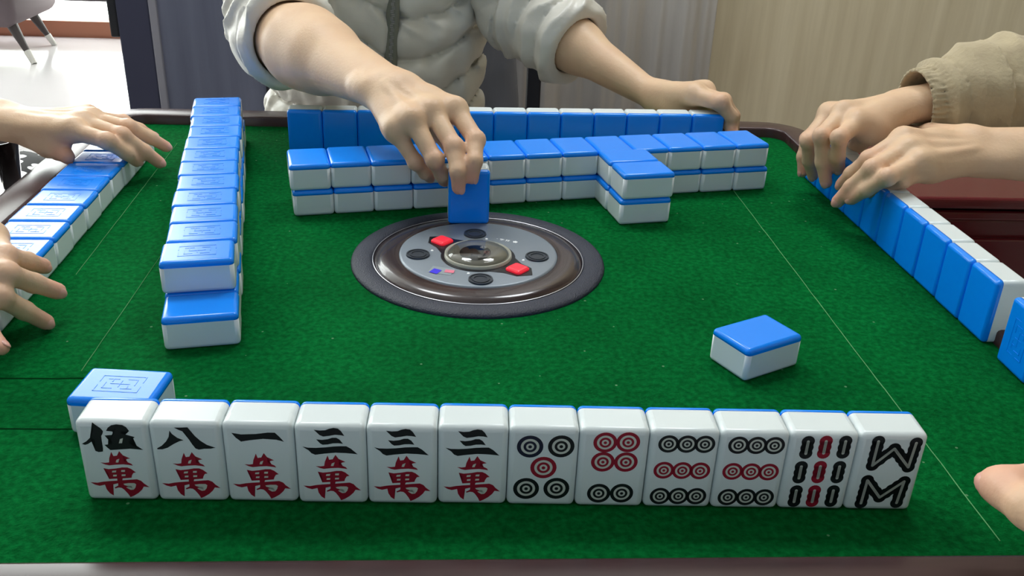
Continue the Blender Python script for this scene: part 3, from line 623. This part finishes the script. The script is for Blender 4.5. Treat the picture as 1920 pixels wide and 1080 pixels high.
# ================================================================== PEOPLE
JT = {'oppR': {'wrist': [-0.0824, 0.1386, 0.0948], 'elbow': [-0.1975, 0.335, 0.0958], 'shoulder': [-0.262, 0.54, 0.27], 'index': [[-0.0202, 0.095, 0.0883], [-0.0048, 0.0665, 0.0731], [-0.0055, 0.0487, 0.0614], [-0.0074, 0.0493, 0.0478]], 'middle': [[-0.0384, 0.0879, 0.0878], [-0.0218, 0.0589, 0.0697], [-0.0187, 0.0427, 0.0547], [-0.0178, 0.0461, 0.0403]], 'ring': [[-0.0537, 0.0778, 0.0834], [-0.0366, 0.056, 0.0594], [-0.0313, 0.0694, 0.0429], [-0.0297, 0.084, 0.0328]], 'pinky': [[-0.068, 0.0807, 0.0742], [-0.0521, 0.0713, 0.0522], [-0.0448, 0.0798, 0.04], [-0.0413, 0.092, 0.0321]], 'thumb': [[-0.0634, 0.1281, 0.0944], [-0.039, 0.1101, 0.0739], [-0.0222, 0.0958, 0.0555], [-0.01, 0.0832, 0.0411]]}, 'oppL': {'wrist': [0.1913, 0.3504, 0.0398], 'elbow': [0.0551, 0.5, 0.1003], 'shoulder': [0.035, 0.57, 0.27], 'index': [[0.2201, 0.2853, 0.0574], [0.2406, 0.2579, 0.0575], [0.2545, 0.2594, 0.0432], [0.2592, 0.2678, 0.0305]], 'middle': [[0.2274, 0.2997, 0.0544], [0.2468, 0.2692, 0.0556], [0.2611, 0.2758, 0.0392], [0.266, 0.2844, 0.0252]], 'ring': [[0.239, 0.313, 0.0534], [0.2512, 0.2821, 0.0445], [0.256, 0.2641, 0.0336], [0.2576, 0.2505, 0.0235]], 'pinky': [[0.23, 0.3055, 0.041], [0.252, 0.3192, 0.0327], [0.263, 0.3269, 0.0236], [0.2712, 0.3341, 0.0144]], 'thumb': [[0.1985, 0.331, 0.0382], [0.2076, 0.3123, 0.0359], [0.2184, 0.3003, 0.0322], [0.228, 0.2921, 0.0291]]}, 'rightFar': {'wrist': [0.3821, 0.1703, 0.0803], 'elbow': [0.575, 0.1885, 0.1049], 'shoulder': [0.8, 0.2, 0.36], 'index': [[0.3243, 0.1263, 0.0761], [0.3009, 0.101, 0.0707], [0.3062, 0.1092, 0.0518], [0.3128, 0.1173, 0.0382]], 'middle': [[0.318, 0.1438, 0.0794], [0.2924, 0.1176, 0.0669], [0.2976, 0.1187, 0.0434], [0.3037, 0.1171, 0.0255]], 'ring': [[0.3131, 0.1612, 0.0725], [0.2898, 0.1386, 0.0562], [0.2959, 0.1444, 0.036], [0.3038, 0.1491, 0.0206]], 'pinky': [[0.3191, 0.1782, 0.0691], [0.3006, 0.17, 0.0487], [0.2972, 0.1652, 0.033], [0.299, 0.1624, 0.0187]], 'thumb': [[0.3662, 0.1575, 0.0763], [0.3437, 0.1313, 0.0684], [0.341, 0.1507, 0.0505], [0.3425, 0.1691, 0.0387]]}, 'rightNear': {'wrist': [0.4153, 0.0855, 0.0656], 'elbow': [0.62, 0.05, 0.07], 'shoulder': [0.8, -0.08, 0.36], 'index': [[0.3467, 0.0848, 0.0752], [0.3161, 0.0706, 0.0625], [0.309, 0.0821, 0.0459], [0.307, 0.0925, 0.0324]], 'middle': [[0.3439, 0.069, 0.0708], [0.3105, 0.0496, 0.0614], [0.3017, 0.061, 0.0417], [0.2964, 0.0693, 0.0256]], 'ring': [[0.3476, 0.0537, 0.0652], [0.3164, 0.0337, 0.06], [0.3072, 0.046, 0.0446], [0.3027, 0.0583, 0.0322]], 'pinky': [[0.3608, 0.0592, 0.0562], [0.3356, 0.0452, 0.0535], [0.3258, 0.0543, 0.0437], [0.3217, 0.0659, 0.0348]], 'thumb': [[0.4085, 0.1046, 0.0679], [0.3999, 0.1395, 0.062], [0.3928, 0.1665, 0.0566], [0.3867, 0.1878, 0.0522]]}, 'leftFar': {'wrist': [-0.4109, 0.1818, 0.0433], 'elbow': [-0.64, 0.27, 0.09], 'shoulder': [-0.8, 0.12, 0.36], 'index': [[-0.3449, 0.1515, 0.0471], [-0.3136, 0.1355, 0.0442], [-0.3026, 0.1465, 0.03], [-0.2992, 0.1586, 0.0189]], 'middle': [[-0.3416, 0.1703, 0.0477], [-0.3069, 0.1529, 0.0437], [-0.2926, 0.1621, 0.027], [-0.2834, 0.1704, 0.0138]], 'ring': [[-0.3415, 0.1895, 0.0455], [-0.3084, 0.1762, 0.0443], [-0.2939, 0.1875, 0.0313], [-0.2847, 0.1982, 0.0197]], 'pinky': [[-0.3515, 0.2049, 0.044], [-0.3271, 0.218, 0.037], [-0.315, 0.2259, 0.0279], [-0.3058, 0.233, 0.0184]], 'thumb': [[-0.3904, 0.1809, 0.0354], [-0.3745, 0.1658, 0.0306], [-0.3623, 0.1537, 0.028], [-0.3521, 0.1446, 0.0263]]}, 'leftNear': {'wrist': [-0.3806, -0.1002, 0.0388], 'elbow': [-0.6, -0.06, 0.085], 'shoulder': [-0.8, -0.12, 0.36], 'index': [[-0.3134, -0.0817, 0.0479], [-0.2934, -0.1102, 0.0478], [-0.2898, -0.0925, 0.0366], [-0.2871, -0.0785, 0.027]], 'middle': [[-0.3126, -0.1001, 0.0477], [-0.286, -0.1279, 0.0448], [-0.2804, -0.1096, 0.03], [-0.2722, -0.0976, 0.0184]], 'ring': [[-0.3156, -0.1178, 0.0439], [-0.2871, -0.1387, 0.0351], [-0.2815, -0.1254, 0.019], [-0.2748, -0.1154, 0.0057]], 'pinky': [[-0.3242, -0.1303, 0.0348], [-0.3008, -0.1451, 0.0275], [-0.289, -0.155, 0.0204], [-0.2791, -0.1646, 0.0153]], 'thumb': [[-0.3585, -0.0966, 0.0414], [-0.3497, -0.0625, 0.0371], [-0.348, -0.0357, 0.0313], [-0.3479, -0.0145, 0.0259]]}, 'near': {'wrist': [0.2739, -0.4077, 0.0631], 'elbow': [0.56, -0.5, 0.075], 'shoulder': [0.42, -0.85, 0.22], 'index': [[0.2912, -0.3342, 0.0546], [0.2559, -0.3309, 0.0525], [0.2343, -0.3315, 0.0508], [0.218, -0.3343, 0.0486]], 'middle': [[0.2837, -0.3422, 0.0424], [0.2461, -0.348, 0.0481], [0.2525, -0.3335, 0.03], [0.2664, -0.3276, 0.02]], 'ring': [[0.2975, -0.3483, 0.0349], [0.2612, -0.3486, 0.0347], [0.2422, -0.3588, 0.0336], [0.2568, -0.3554, 0.0254]], 'pinky': [[0.2864, -0.3604, 0.0288], [0.259, -0.3676, 0.0349], [0.2588, -0.3601, 0.0212], [0.2713, -0.3557, 0.0151]], 'thumb': [[0.253, -0.3971, 0.0486], [0.225, -0.377, 0.0522], [0.2175, -0.3511, 0.0494], [0.215, -0.3301, 0.0445]]}}
FN = ['index', 'middle', 'ring', 'pinky', 'thumb']
RAD = dict(index=(.0092, .0077, .0068, .0056), middle=(.0094, .0079, .0069, .0057), ring=(.0090, .0074, .0065, .0054), pinky=(.0080, .0064, .0056, .0048), thumb=(.0125, .0098, .0085, .0066))
def hand_sdf(j, fore=.034, k=.91, wr=.0135):
    Wr = np.array(j['wrist']); El = np.array(j['elbow']); F = {f: np.array(j[f]) for f in FN}
    mid = (F['index'][0]+F['pinky'][0])/2; ax = (mid-Wr)/np.linalg.norm(mid-Wr)
    lat = F['index'][0]-F['pinky'][0]; lat -= ax*(lat@ax); lat /= np.linalg.norm(lat)
    fa = (El-Wr); L = np.linalg.norm(fa); fa = fa/L
    latw = lat-fa*(lat@fa); latw /= np.linalg.norm(latw)
    tipv = sum(F[x][3]-F[x][0] for x in FN[:4]); dor = np.cross(lat, ax); dor /= np.linalg.norm(dor); dor = dor*(-1 if dor@tipv > 0 else 1)
    m1 = Wr+fa*L*.55; belly = Wr+fa*L*.72
    def f(P):
        # forearm: two bones at the wrist swelling into the muscle belly
        d = cone(P, Wr+latw*.0085, m1+latw*.004, wr*1.0, fore*.80)
        d = smin(d, cone(P, Wr-latw*.0085, m1-latw*.004, wr*.98, fore*.80), .012)
        d = smin(d, cone(P, m1, belly, fore*.86, fore), .02); d = smin(d, cone(P, belly, El, fore, fore*.98), .02)
        d = smin(d, cone(P, Wr-latw*.014+dor*.004+fa*.008, Wr-latw*.014+dor*.004+fa*.012, .0060, .0060), .012)      # ulna head
        # palm from the four metacarpals
        for i, fn in enumerate(FN[:4]):
            b = F[fn][0]; a = Wr+ax*.002+lat*(.0105-.0070*i)
            d = smin(d, cone(P, a, b, .0092*k, .0104*k), .0105)
        for p, q in (('index', 'middle'), ('middle', 'ring'), ('ring', 'pinky')):
            d = smin(d, cone(P, F[p][0]*.9+Wr*.1, F[q][0]*.9+Wr*.1, .0088*k, .0088*k), .008)
        for fn in FN[:4]:      # tendons and knuckles on the back of the hand
            b = F[fn][0]+dor*.0072*k; a = Wr+ax*.014+dor*.0088+(F[fn][0]-Wr-ax*((F[fn][0]-Wr)@ax))*.35
            d = smin(d, cone(P, a, b, .0016, .0026), .0045); d = smin(d, np.sqrt(((P-F[fn][0]-dor*.0034)**2).sum(-1))-.0076*k, .006)
        th = F['thumb']
        d = smin(d, cone(P, th[0], th[1], .0150*k, .0118*k), .014)
        d = smin(d, cone(P, th[0]*.5+F['index'][0]*.5, th[1]*.6+F['index'][0]*.4, .0075*k, .0065*k), .014)  # web
        for fn in FN:
            q = F[fn]; r = np.array(RAD[fn])*k
            g = cone(P, q[0], q[1], r[0]*.95, r[1]*.97)
            g = smin(g, cone(P, q[1], q[2], r[1]*.95, r[2]*.97), .003); g = smin(g, cone(P, q[2], q[3], r[2]*.95, r[3]*1.04), .003)
            bend = q[1]-(q[0]+q[2])/2; nb = np.linalg.norm(bend)
            if nb > 1e-4: g = smin(g, np.sqrt(((P-(q[1]+bend/nb*r[1]*.16))**2).sum(-1))-r[1]*.84, .005)   # knuckle
            d = smin(d, g, .0055 if fn != 'thumb' else .009) if fn in ('index', 'thumb') else np.where(True, smin(d, g, .0042), d)
        return d
    pts = np.concatenate([[Wr, El, m1]]+[F[x] for x in FN])
    return f, pts.min(0)-fore-.012, pts.max(0)+fore+.012
def nails(j, parent, k=1.0, skip=()):
    for fn in FN:
        if fn in skip: continue
        q = [Vector(p) for p in j[fn]]; r = RAD[fn][3]*k*.93
        d = (q[3]-q[2]).normalized(); b = q[1]-(q[0]+q[3])/2; b -= d*b.dot(d)
        if b.length < 1e-4: b = Vector((0, 0, 1))-d*d.z
        b.normalize(); s = d.cross(b)
        bm = bmesh.new(); bmesh.ops.create_uvsphere(bm, u_segments=14, v_segments=8, radius=1)
        M = Matrix((( s.x, d.x, b.x), (s.y, d.y, b.y), (s.z, d.z, b.z))).to_4x4()
        for v in bm.verts: v.co = M @ Vector((v.co.x*r*.72, v.co.y*r*.80, v.co.z*r*.22 - .18*r*(v.co.x**2)))
        c = q[3]+b*r*.84+d*r*.02
        bmesh.ops.translate(bm, verts=bm.verts, vec=c); bmo('fingernail', bm, 'nail', parent, True)
def head_sdf(c, fwd):
    c = np.array(c); f = np.array(fwd, float); f /= np.linalg.norm(f); s = np.array([-f[1], f[0], 0]); u = np.array([0, 0, 1.])
    def fn(P):
        q = P-c; L = np.stack([q@s, q@f, q@u], -1)
        d = ell(L, (0, -.008, .025), (.066, .082, .075)); d = smin(d, ell(L, (0, .018, -.035), (.052, .062, .062)), .03)
        d = smin(d, ell(L, (0, .045, -.078), (.026, .024, .02)), .02)
        d = smin(d, cone(L, (0, .082, .012), (0, .098, -.018), .007, .011), .010)
        for e_ in (-1, 1):
            d = smin(d, ell(L, (e_*.068, -.005, -.005), (.010, .020, .028)), .008)
            d = -smin(-d, np.sqrt(((L-np.array([e_*.028, .086, .012]))**2).sum(-1))-.010, .008)
        d = smin(d, cone(L, (-.016, .078, -.048), (.016, .078, -.048), .006, .006), .006)
        d = smin(d, cone(L, (0, -.01, -.05), (0, -.025, -.16), .046, .05), .025)
        return d
    return fn
def flush(me, pts):
    v = np.empty(len(me.vertices)*3, np.float32); me.vertices.foreach_get('co', v); v = v.reshape(-1, 3); w_ = np.zeros(len(v), np.float32)
    for i, p in enumerate(pts):
        d = np.sqrt(((v-np.array(p))**2).sum(-1)); w_ = np.maximum(w_, (1. if i % 2 == 0 else .45)*np.exp(-(d/(.014 if i % 2 == 0 else .010))**2))
    a = me.attributes.new('flush', 'FLOAT', 'POINT'); a.data.foreach_set('value', w_)
def make_person(label, arms, chest, hip, head, fwd, h_arm=.0018, ks={}):
    parts = []
    for key, fore in arms:
        f, lo, hi = hand_sdf(JT[key], fore, ks.get(key, .91)); parts.append(nets(f, lo, hi, h_arm))
        j = JT[key]; a, b = np.array(j['elbow']), np.array(j['shoulder'])
        up = lambda P: cone(P, a, b, fore*.95, fore*1.12)
        parts.append(nets(up, np.minimum(a, b)-.06, np.maximum(a, b)+.06, .005))
    if chest is not None:
        c, hp = np.array(chest), np.array(hip); S = [np.array(JT[k]['shoulder']) for k, _ in arms]
        core = lambda P: smin(cone(P, hp, c, .10, .10), cone(P, S[0], S[1], .045, .045), .05)
        parts.append(nets(core, np.minimum(np.minimum(hp, c), np.minimum(*S))-.13, np.maximum(np.maximum(hp, c), np.maximum(*S))+.13, .009))
        hf = head_sdf(head, fwd); parts.append(nets(hf, np.array(head)-.19, np.array(head)+.14, .005))
    o = link('person', mesh_vf('person', parts), 'skin')
    tag(o, label, 'person')
    for key, _ in arms: nails(JT[key], o, ks.get(key, .91)/.91)
    flush(o.data, [p for key, _ in arms for fn in FN for p in (JT[key][fn][3], JT[key][fn][1])])
    if chest is not None:
        hd = np.array(head); fv = np.array(fwd, float); fv /= np.linalg.norm(fv)
        def hairf(P):
            q = P-hd; d = ell(q-np.array([0, 0, .032])+fv*.016, (0, 0, 0), (.080, .080, .078)); return np.maximum(d, -(q[..., 2]-(.03+.55*(q@fv))))+.001*wob(P, 300, 2)
        link('hair', mesh_vf('hair', [nets(hairf, hd-.13, hd+.15, .004)]), 'hair', o)
        sv = np.array([-fv[1], fv[0], 0])
        for e_ in (-1, 1):
            bm = bmesh.new(); bmesh.ops.create_uvsphere(bm, u_segments=16, v_segments=10, radius=.0105); bmesh.ops.translate(bm, verts=bm.verts, vec=Vector(hd+sv*e_*.028+fv*.078+np.array([0, 0, .012])))
            ey = bmo('eye', bm, 'eye', o, True); bm = bmesh.new(); bmesh.ops.create_uvsphere(bm, u_segments=12, v_segments=8, radius=.005)
            bmesh.ops.translate(bm, verts=bm.verts, vec=Vector(hd+sv*e_*.028+fv*.0848+np.array([0, 0, .012]))); bmo('iris', bm, 'hair', ey, True)
    return o
def trousers(o, hip, fwd, m, knee_up=0.):
    hp = np.array(hip); f = np.array(fwd, float); s = np.array([-f[1], f[0], 0])
    kn = [hp+f*.30+s*e_*.095+np.array([0, 0, -.0+knee_up]) for e_ in (-1, 1)]; an = [k+np.array([0, 0, FLOOR+.05-k[2]])-f*.02 for k in kn]
    def fn(P):
        d = cone(P, hp+s*.06, hp-s*.06, .098, .098)
        for k_, a_, e_ in zip(kn, an, (-1, 1)): d = smin(d, cone(P, hp+s*e_*.07, k_, .085, .062), .03); d = smin(d, cone(P, k_, a_, .06, .045), .02); 
        return d+.002*wob(P, 60, 9)
    A = np.array([hp]+kn+an); link('trousers', mesh_vf('trousers', [nets(fn, A.min(0)-.13, A.max(0)+.13, .010)]), m, o)
    for a_ in an:
        c = a_-np.array([0, 0, .01]); fs = lambda P: np.maximum(cone(P, c, c+f*.11+np.array([0, 0, -.012]), .035, .032), -(P[..., 2]-(FLOOR+.002)))
        link('shoe', mesh_vf('shoe', [nets(fs, c-.06-np.abs(f)*.02, c+.06+np.abs(f)*.12+np.minimum(f, 0)*.0, .005)] if f.min() >= 0 else [nets(fs, c-.18, c+.18, .006)]), 'console_dark', o)

# ---- far player: grey puffer jacket
CH = np.array((-.115, .575, .20)); HP = np.array((-.125, .60, -.24))
far = make_person('person in a light grey puffer jacket with pushed-up sleeves, right hand holding an upright tile', [('oppR', .0365), ('oppL', .0305)], CH, HP, (-.115, .545, .46), (0, -1, 0), ks={'oppL': 1.06})
XC = -.098
def torso(P):
    q = P.copy(); q[..., 1] = .56+(q[..., 1]-.56)*1.12
    zt = np.clip((P[..., 2]+.20)/.45, 0, 1)
    d = cone(q, (-.128, .57, -.24), (-.118, .565, .20), .134, .128)
    S0, S1 = np.array(JT['oppR']['shoulder']), np.array(JT['oppL']['shoulder'])
    d = smin(d, cone(q, S0, S1, .060, .060), .06)
    dx = P[..., 0]-(XC+.06*(P[..., 2]))
    s = (P[..., 2]-.30*np.abs(dx)+.012*np.sin(dx*30))/.047
    fr = s-np.floor(s); puff = (1-np.abs(2*fr-1)**2.4)**.5
    seamw = np.exp(-((fr-.02)/.16)**2)+np.exp(-((fr-.98)/.30)**2)
    ph = dx*95+2.5*np.sin(P[..., 2]*40+np.floor(s)*2.1)+1.2*wob(P, 50, 8)+40*(fr-.5)*.05*np.sign(dx); wr = (.55-np.abs(np.sin(ph)))*.0090*seamw*(.7+.5*wob(P, 35, 6))+.0036*wob(P*np.array([1, 1, .45]), 130, 3)
    zipg = .006*np.exp(-(dx/.008)**2)
    return d-.015*puff-wr+zipg+.006
link_j = link('jacket', mesh_vf('jacket', [nets(torso, (-.36, .38, -.30), (.14, .76, .40), .0027)]), 'puffer', far)
# zip follows the front of the jacket
zs = np.linspace(-.10, .26, 90); ys = np.linspace(.40, .60, 400); ZP = []
for z in zs:
    x = XC+.06*z; v = torso(np.stack([np.full(400, x), ys, np.full(400, z)], -1)); i = int(np.argmax(v < 0)); ZP.append((x, ys[i]-.0015, z))
ZP = np.array(ZP); ZP[:, 1] = np.convolve(np.pad([ZP[max(0, i-7):i+8, 1].min() for i in range(len(ZP))], 6, mode='edge'), np.ones(13)/13, 'valid')-.001
grid_mesh('zipper_tape', [[(p[0]+dx, p[1]+dy, p[2]) for p in ZP] for dx, dy in ((-.0075, .004), (-.006, 0), (-.002, -.0008), (.002, -.0008), (.006, 0), (.0075, .004))], m='puffer_dark', parent=link_j)
bm = bmesh.new()
for k, p in enumerate(ZP):
    for q in (0, .5): bx(bm, (p[0]+(.0006 if k % 2 else -.0006), p[1]-.0016, p[2]+q*.004), (.0034, .002, .0014))
bmo('zipper_teeth', bm, 'zip', link_j)
def sleeve(parent, name, pts, rads, m, seed, hole=None, quilt=.055, amp=.009, wrk=.0042, h=.0027, cuff=None):
    """cloth tube along pts with puffs and creases; hole = (a, b, r) opening round the arm"""
    pts = [np.array(p) for p in pts]
    seg = [np.linalg.norm(b-a) for a, b in zip(pts, pts[1:])]; cum = np.concatenate([[0], np.cumsum(seg)])
    def fn(P):
        d = None; T = None
        for i, (a, b) in enumerate(zip(pts, pts[1:])):
            ba = b-a; t = np.clip(((P-a)@ba)/(ba@ba), 0, 1); q = P-a-t[..., None]*ba
            di = np.sqrt((q*q).sum(-1))-(rads[i]+(rads[i+1]-rads[i])*t); ti = cum[i]+t*seg[i]
            if d is None: d, T = di, ti
            else: T = np.where(di < d, ti, T); d = smin(d, di, .02)
        s = T/quilt+.22*wob(P, 28, seed); fr = s-np.floor(s)
        d = d-amp*(1-np.abs(2*fr-1)**2.4)**.5-wrk*(.6*wob(P, 95, seed+1)+1.1*(.5-np.abs(np.sin(PI*T/.024+2.6*wob(P, 38, seed+5)))))
        if cuff:
            L0, rib = cuff; a, b = pts[-2], pts[-1]; ax = (b-a)/np.linalg.norm(b-a); x1 = np.cross(ax, [0, 0, 1.]); x1 /= np.linalg.norm(x1); x2 = np.cross(ax, x1)
            q = P-b; ang = np.arctan2(q@x2, q@x1); al = q@ax; near_ = np.clip((al+L0)/.006, 0, 1)
            rr = np.sqrt(np.maximum((q*q).sum(-1)-al**2, 0)); dc = rr-rads[-1]*.97-.0013*np.sin(ang*rib)
            d = d*(1-near_)+dc*near_
        # flat cut at the opening
        a, b = pts[-2], pts[-1]; ax = (b-a)/np.linalg.norm(b-a)
        d = -smin(-d, -((P-b)@ax), .004)
        if hole is not None:
            ha, hb, hr = hole; d = -smin(-d, cone(P, ha, hb, hr, hr), .003)
        return d
    A = np.array(pts); R = max(rads)+amp+.02
    return link(name, mesh_vf(name, [nets(fn, A.min(0)-R, A.max(0)+R, h)]), m, parent)
def along(j, t): return np.array(j['elbow'])*(1-t)+np.array(j['wrist'])*t
jR, jL = JT['oppR'], JT['oppL']
sleeve(link_j, 'sleeve', [jR['shoulder'], (np.array(jR['shoulder'])*.45+np.array(jR['elbow'])*.55), np.array(jR['elbow']), along(jR, .13)], [.058, .047, .042, .040], 'puffer', 11, (along(jR, .05), along(jR, .4), .0385), amp=.0075)
sleeve(link_j, 'sleeve', [jL['shoulder'], np.array(jL['shoulder'])*.45+np.array(jL['elbow'])*.55, np.array(jL['elbow']), along(jL, .36), along(jL, .46)], [.060, .050, .044, .041, .041], 'puffer', 23, (along(jL, .36), along(jL, .6), .0335), quilt=.032, amp=.006)
trousers(far, HP, (0, -.85, 0), 'trousers')

# ---- right player: olive sweater
rp = make_person('person in an olive-brown sweater with ribbed cuff, both hands on the right standing row', [('rightFar', .030), ('rightNear', .030)], (.80, .06, .22), (.80, .06, -.23), (.78, .06, .50), (-1, 0, 0))
jf, jn = JT['rightFar'], JT['rightNear']
def core_cloth(name, parent, m, c, hp, S, seed):
    c, hp = np.array(c), np.array(hp); S = [np.array(x) for x in S]
    fn = lambda P: smin(cone(P, hp, c, .128, .125), cone(P, S[0], S[1], .062, .062), .06)+.004*wob(P, 40, seed)
    A = np.array([c, hp]+S); return link(name, mesh_vf(name, [nets(fn, A.min(0)-.16, A.max(0)+.16, .008)]), m, parent)
sw = core_cloth('sweater', rp, 'sweater', (.80, .06, .22), (.80, .06, -.23), [jf['shoulder'], jn['shoulder']], 3)
sleeve(sw, 'sleeve', [jf['shoulder'], jf['elbow'], along(jf, .55), along(jf, .94)], [.056, .047, .042, .0335], 'sweater', 31, (along(jf, .80), along(jf, 1.1), .0285), quilt=.045, amp=.006, wrk=.0032, h=.0022, cuff=(.020, 40))
sleeve(sw, 'sleeve', [jn['shoulder'], jn['elbow'], along(jn, .10), along(jn, .16)], [.060, .052, .046, .044], 'sweater', 37, (along(jn, .1), along(jn, .4), .034), quilt=.045, amp=.006, h=.004)
trousers(rp, (.80, .06, -.24), (-.9, 0, 0), 'beige_cloth')

# ---- left player
lp = make_person('person at the left edge resting both hands on the flat tile row', [('leftFar', .031), ('leftNear', .031)], (-.82, 0, .22), (-.82, 0, -.23), (-.80, 0, .50), (1, 0, 0))
jf, jn = JT['leftFar'], JT['leftNear']
sw = core_cloth('sweater', lp, 'navy_cloth', (-.82, 0, .22), (-.82, 0, -.23), [jf['shoulder'], jn['shoulder']], 5)
for j, sd in ((jf, 41), (jn, 43)):
    sleeve(sw, 'sleeve', [j['shoulder'], j['elbow'], along(j, .25), along(j, .40)], [.060, .052, .044, .040], 'navy_cloth', sd, (along(j, .3), along(j, .6), .034), quilt=.05, amp=.005, h=.004)
trousers(lp, (-.82, 0, -.24), (.9, 0, 0), 'beige_cloth')

# ---- near player's hand entering at the lower right
npn = make_person('near player\'s loosely closed hand with thumb out, entering at the lower right', [('near', .034)], None, None, None, None, ks={'near': 1.12})
jn = JT['near']
sleeve(npn, 'sleeve', [jn['shoulder'], jn['elbow'], along(jn, .25), along(jn, .38)], [.058, .052, .046, .042], 'navy_cloth', 51, (along(jn, .3), along(jn, .6), .034), quilt=.05, amp=.005, h=.005)
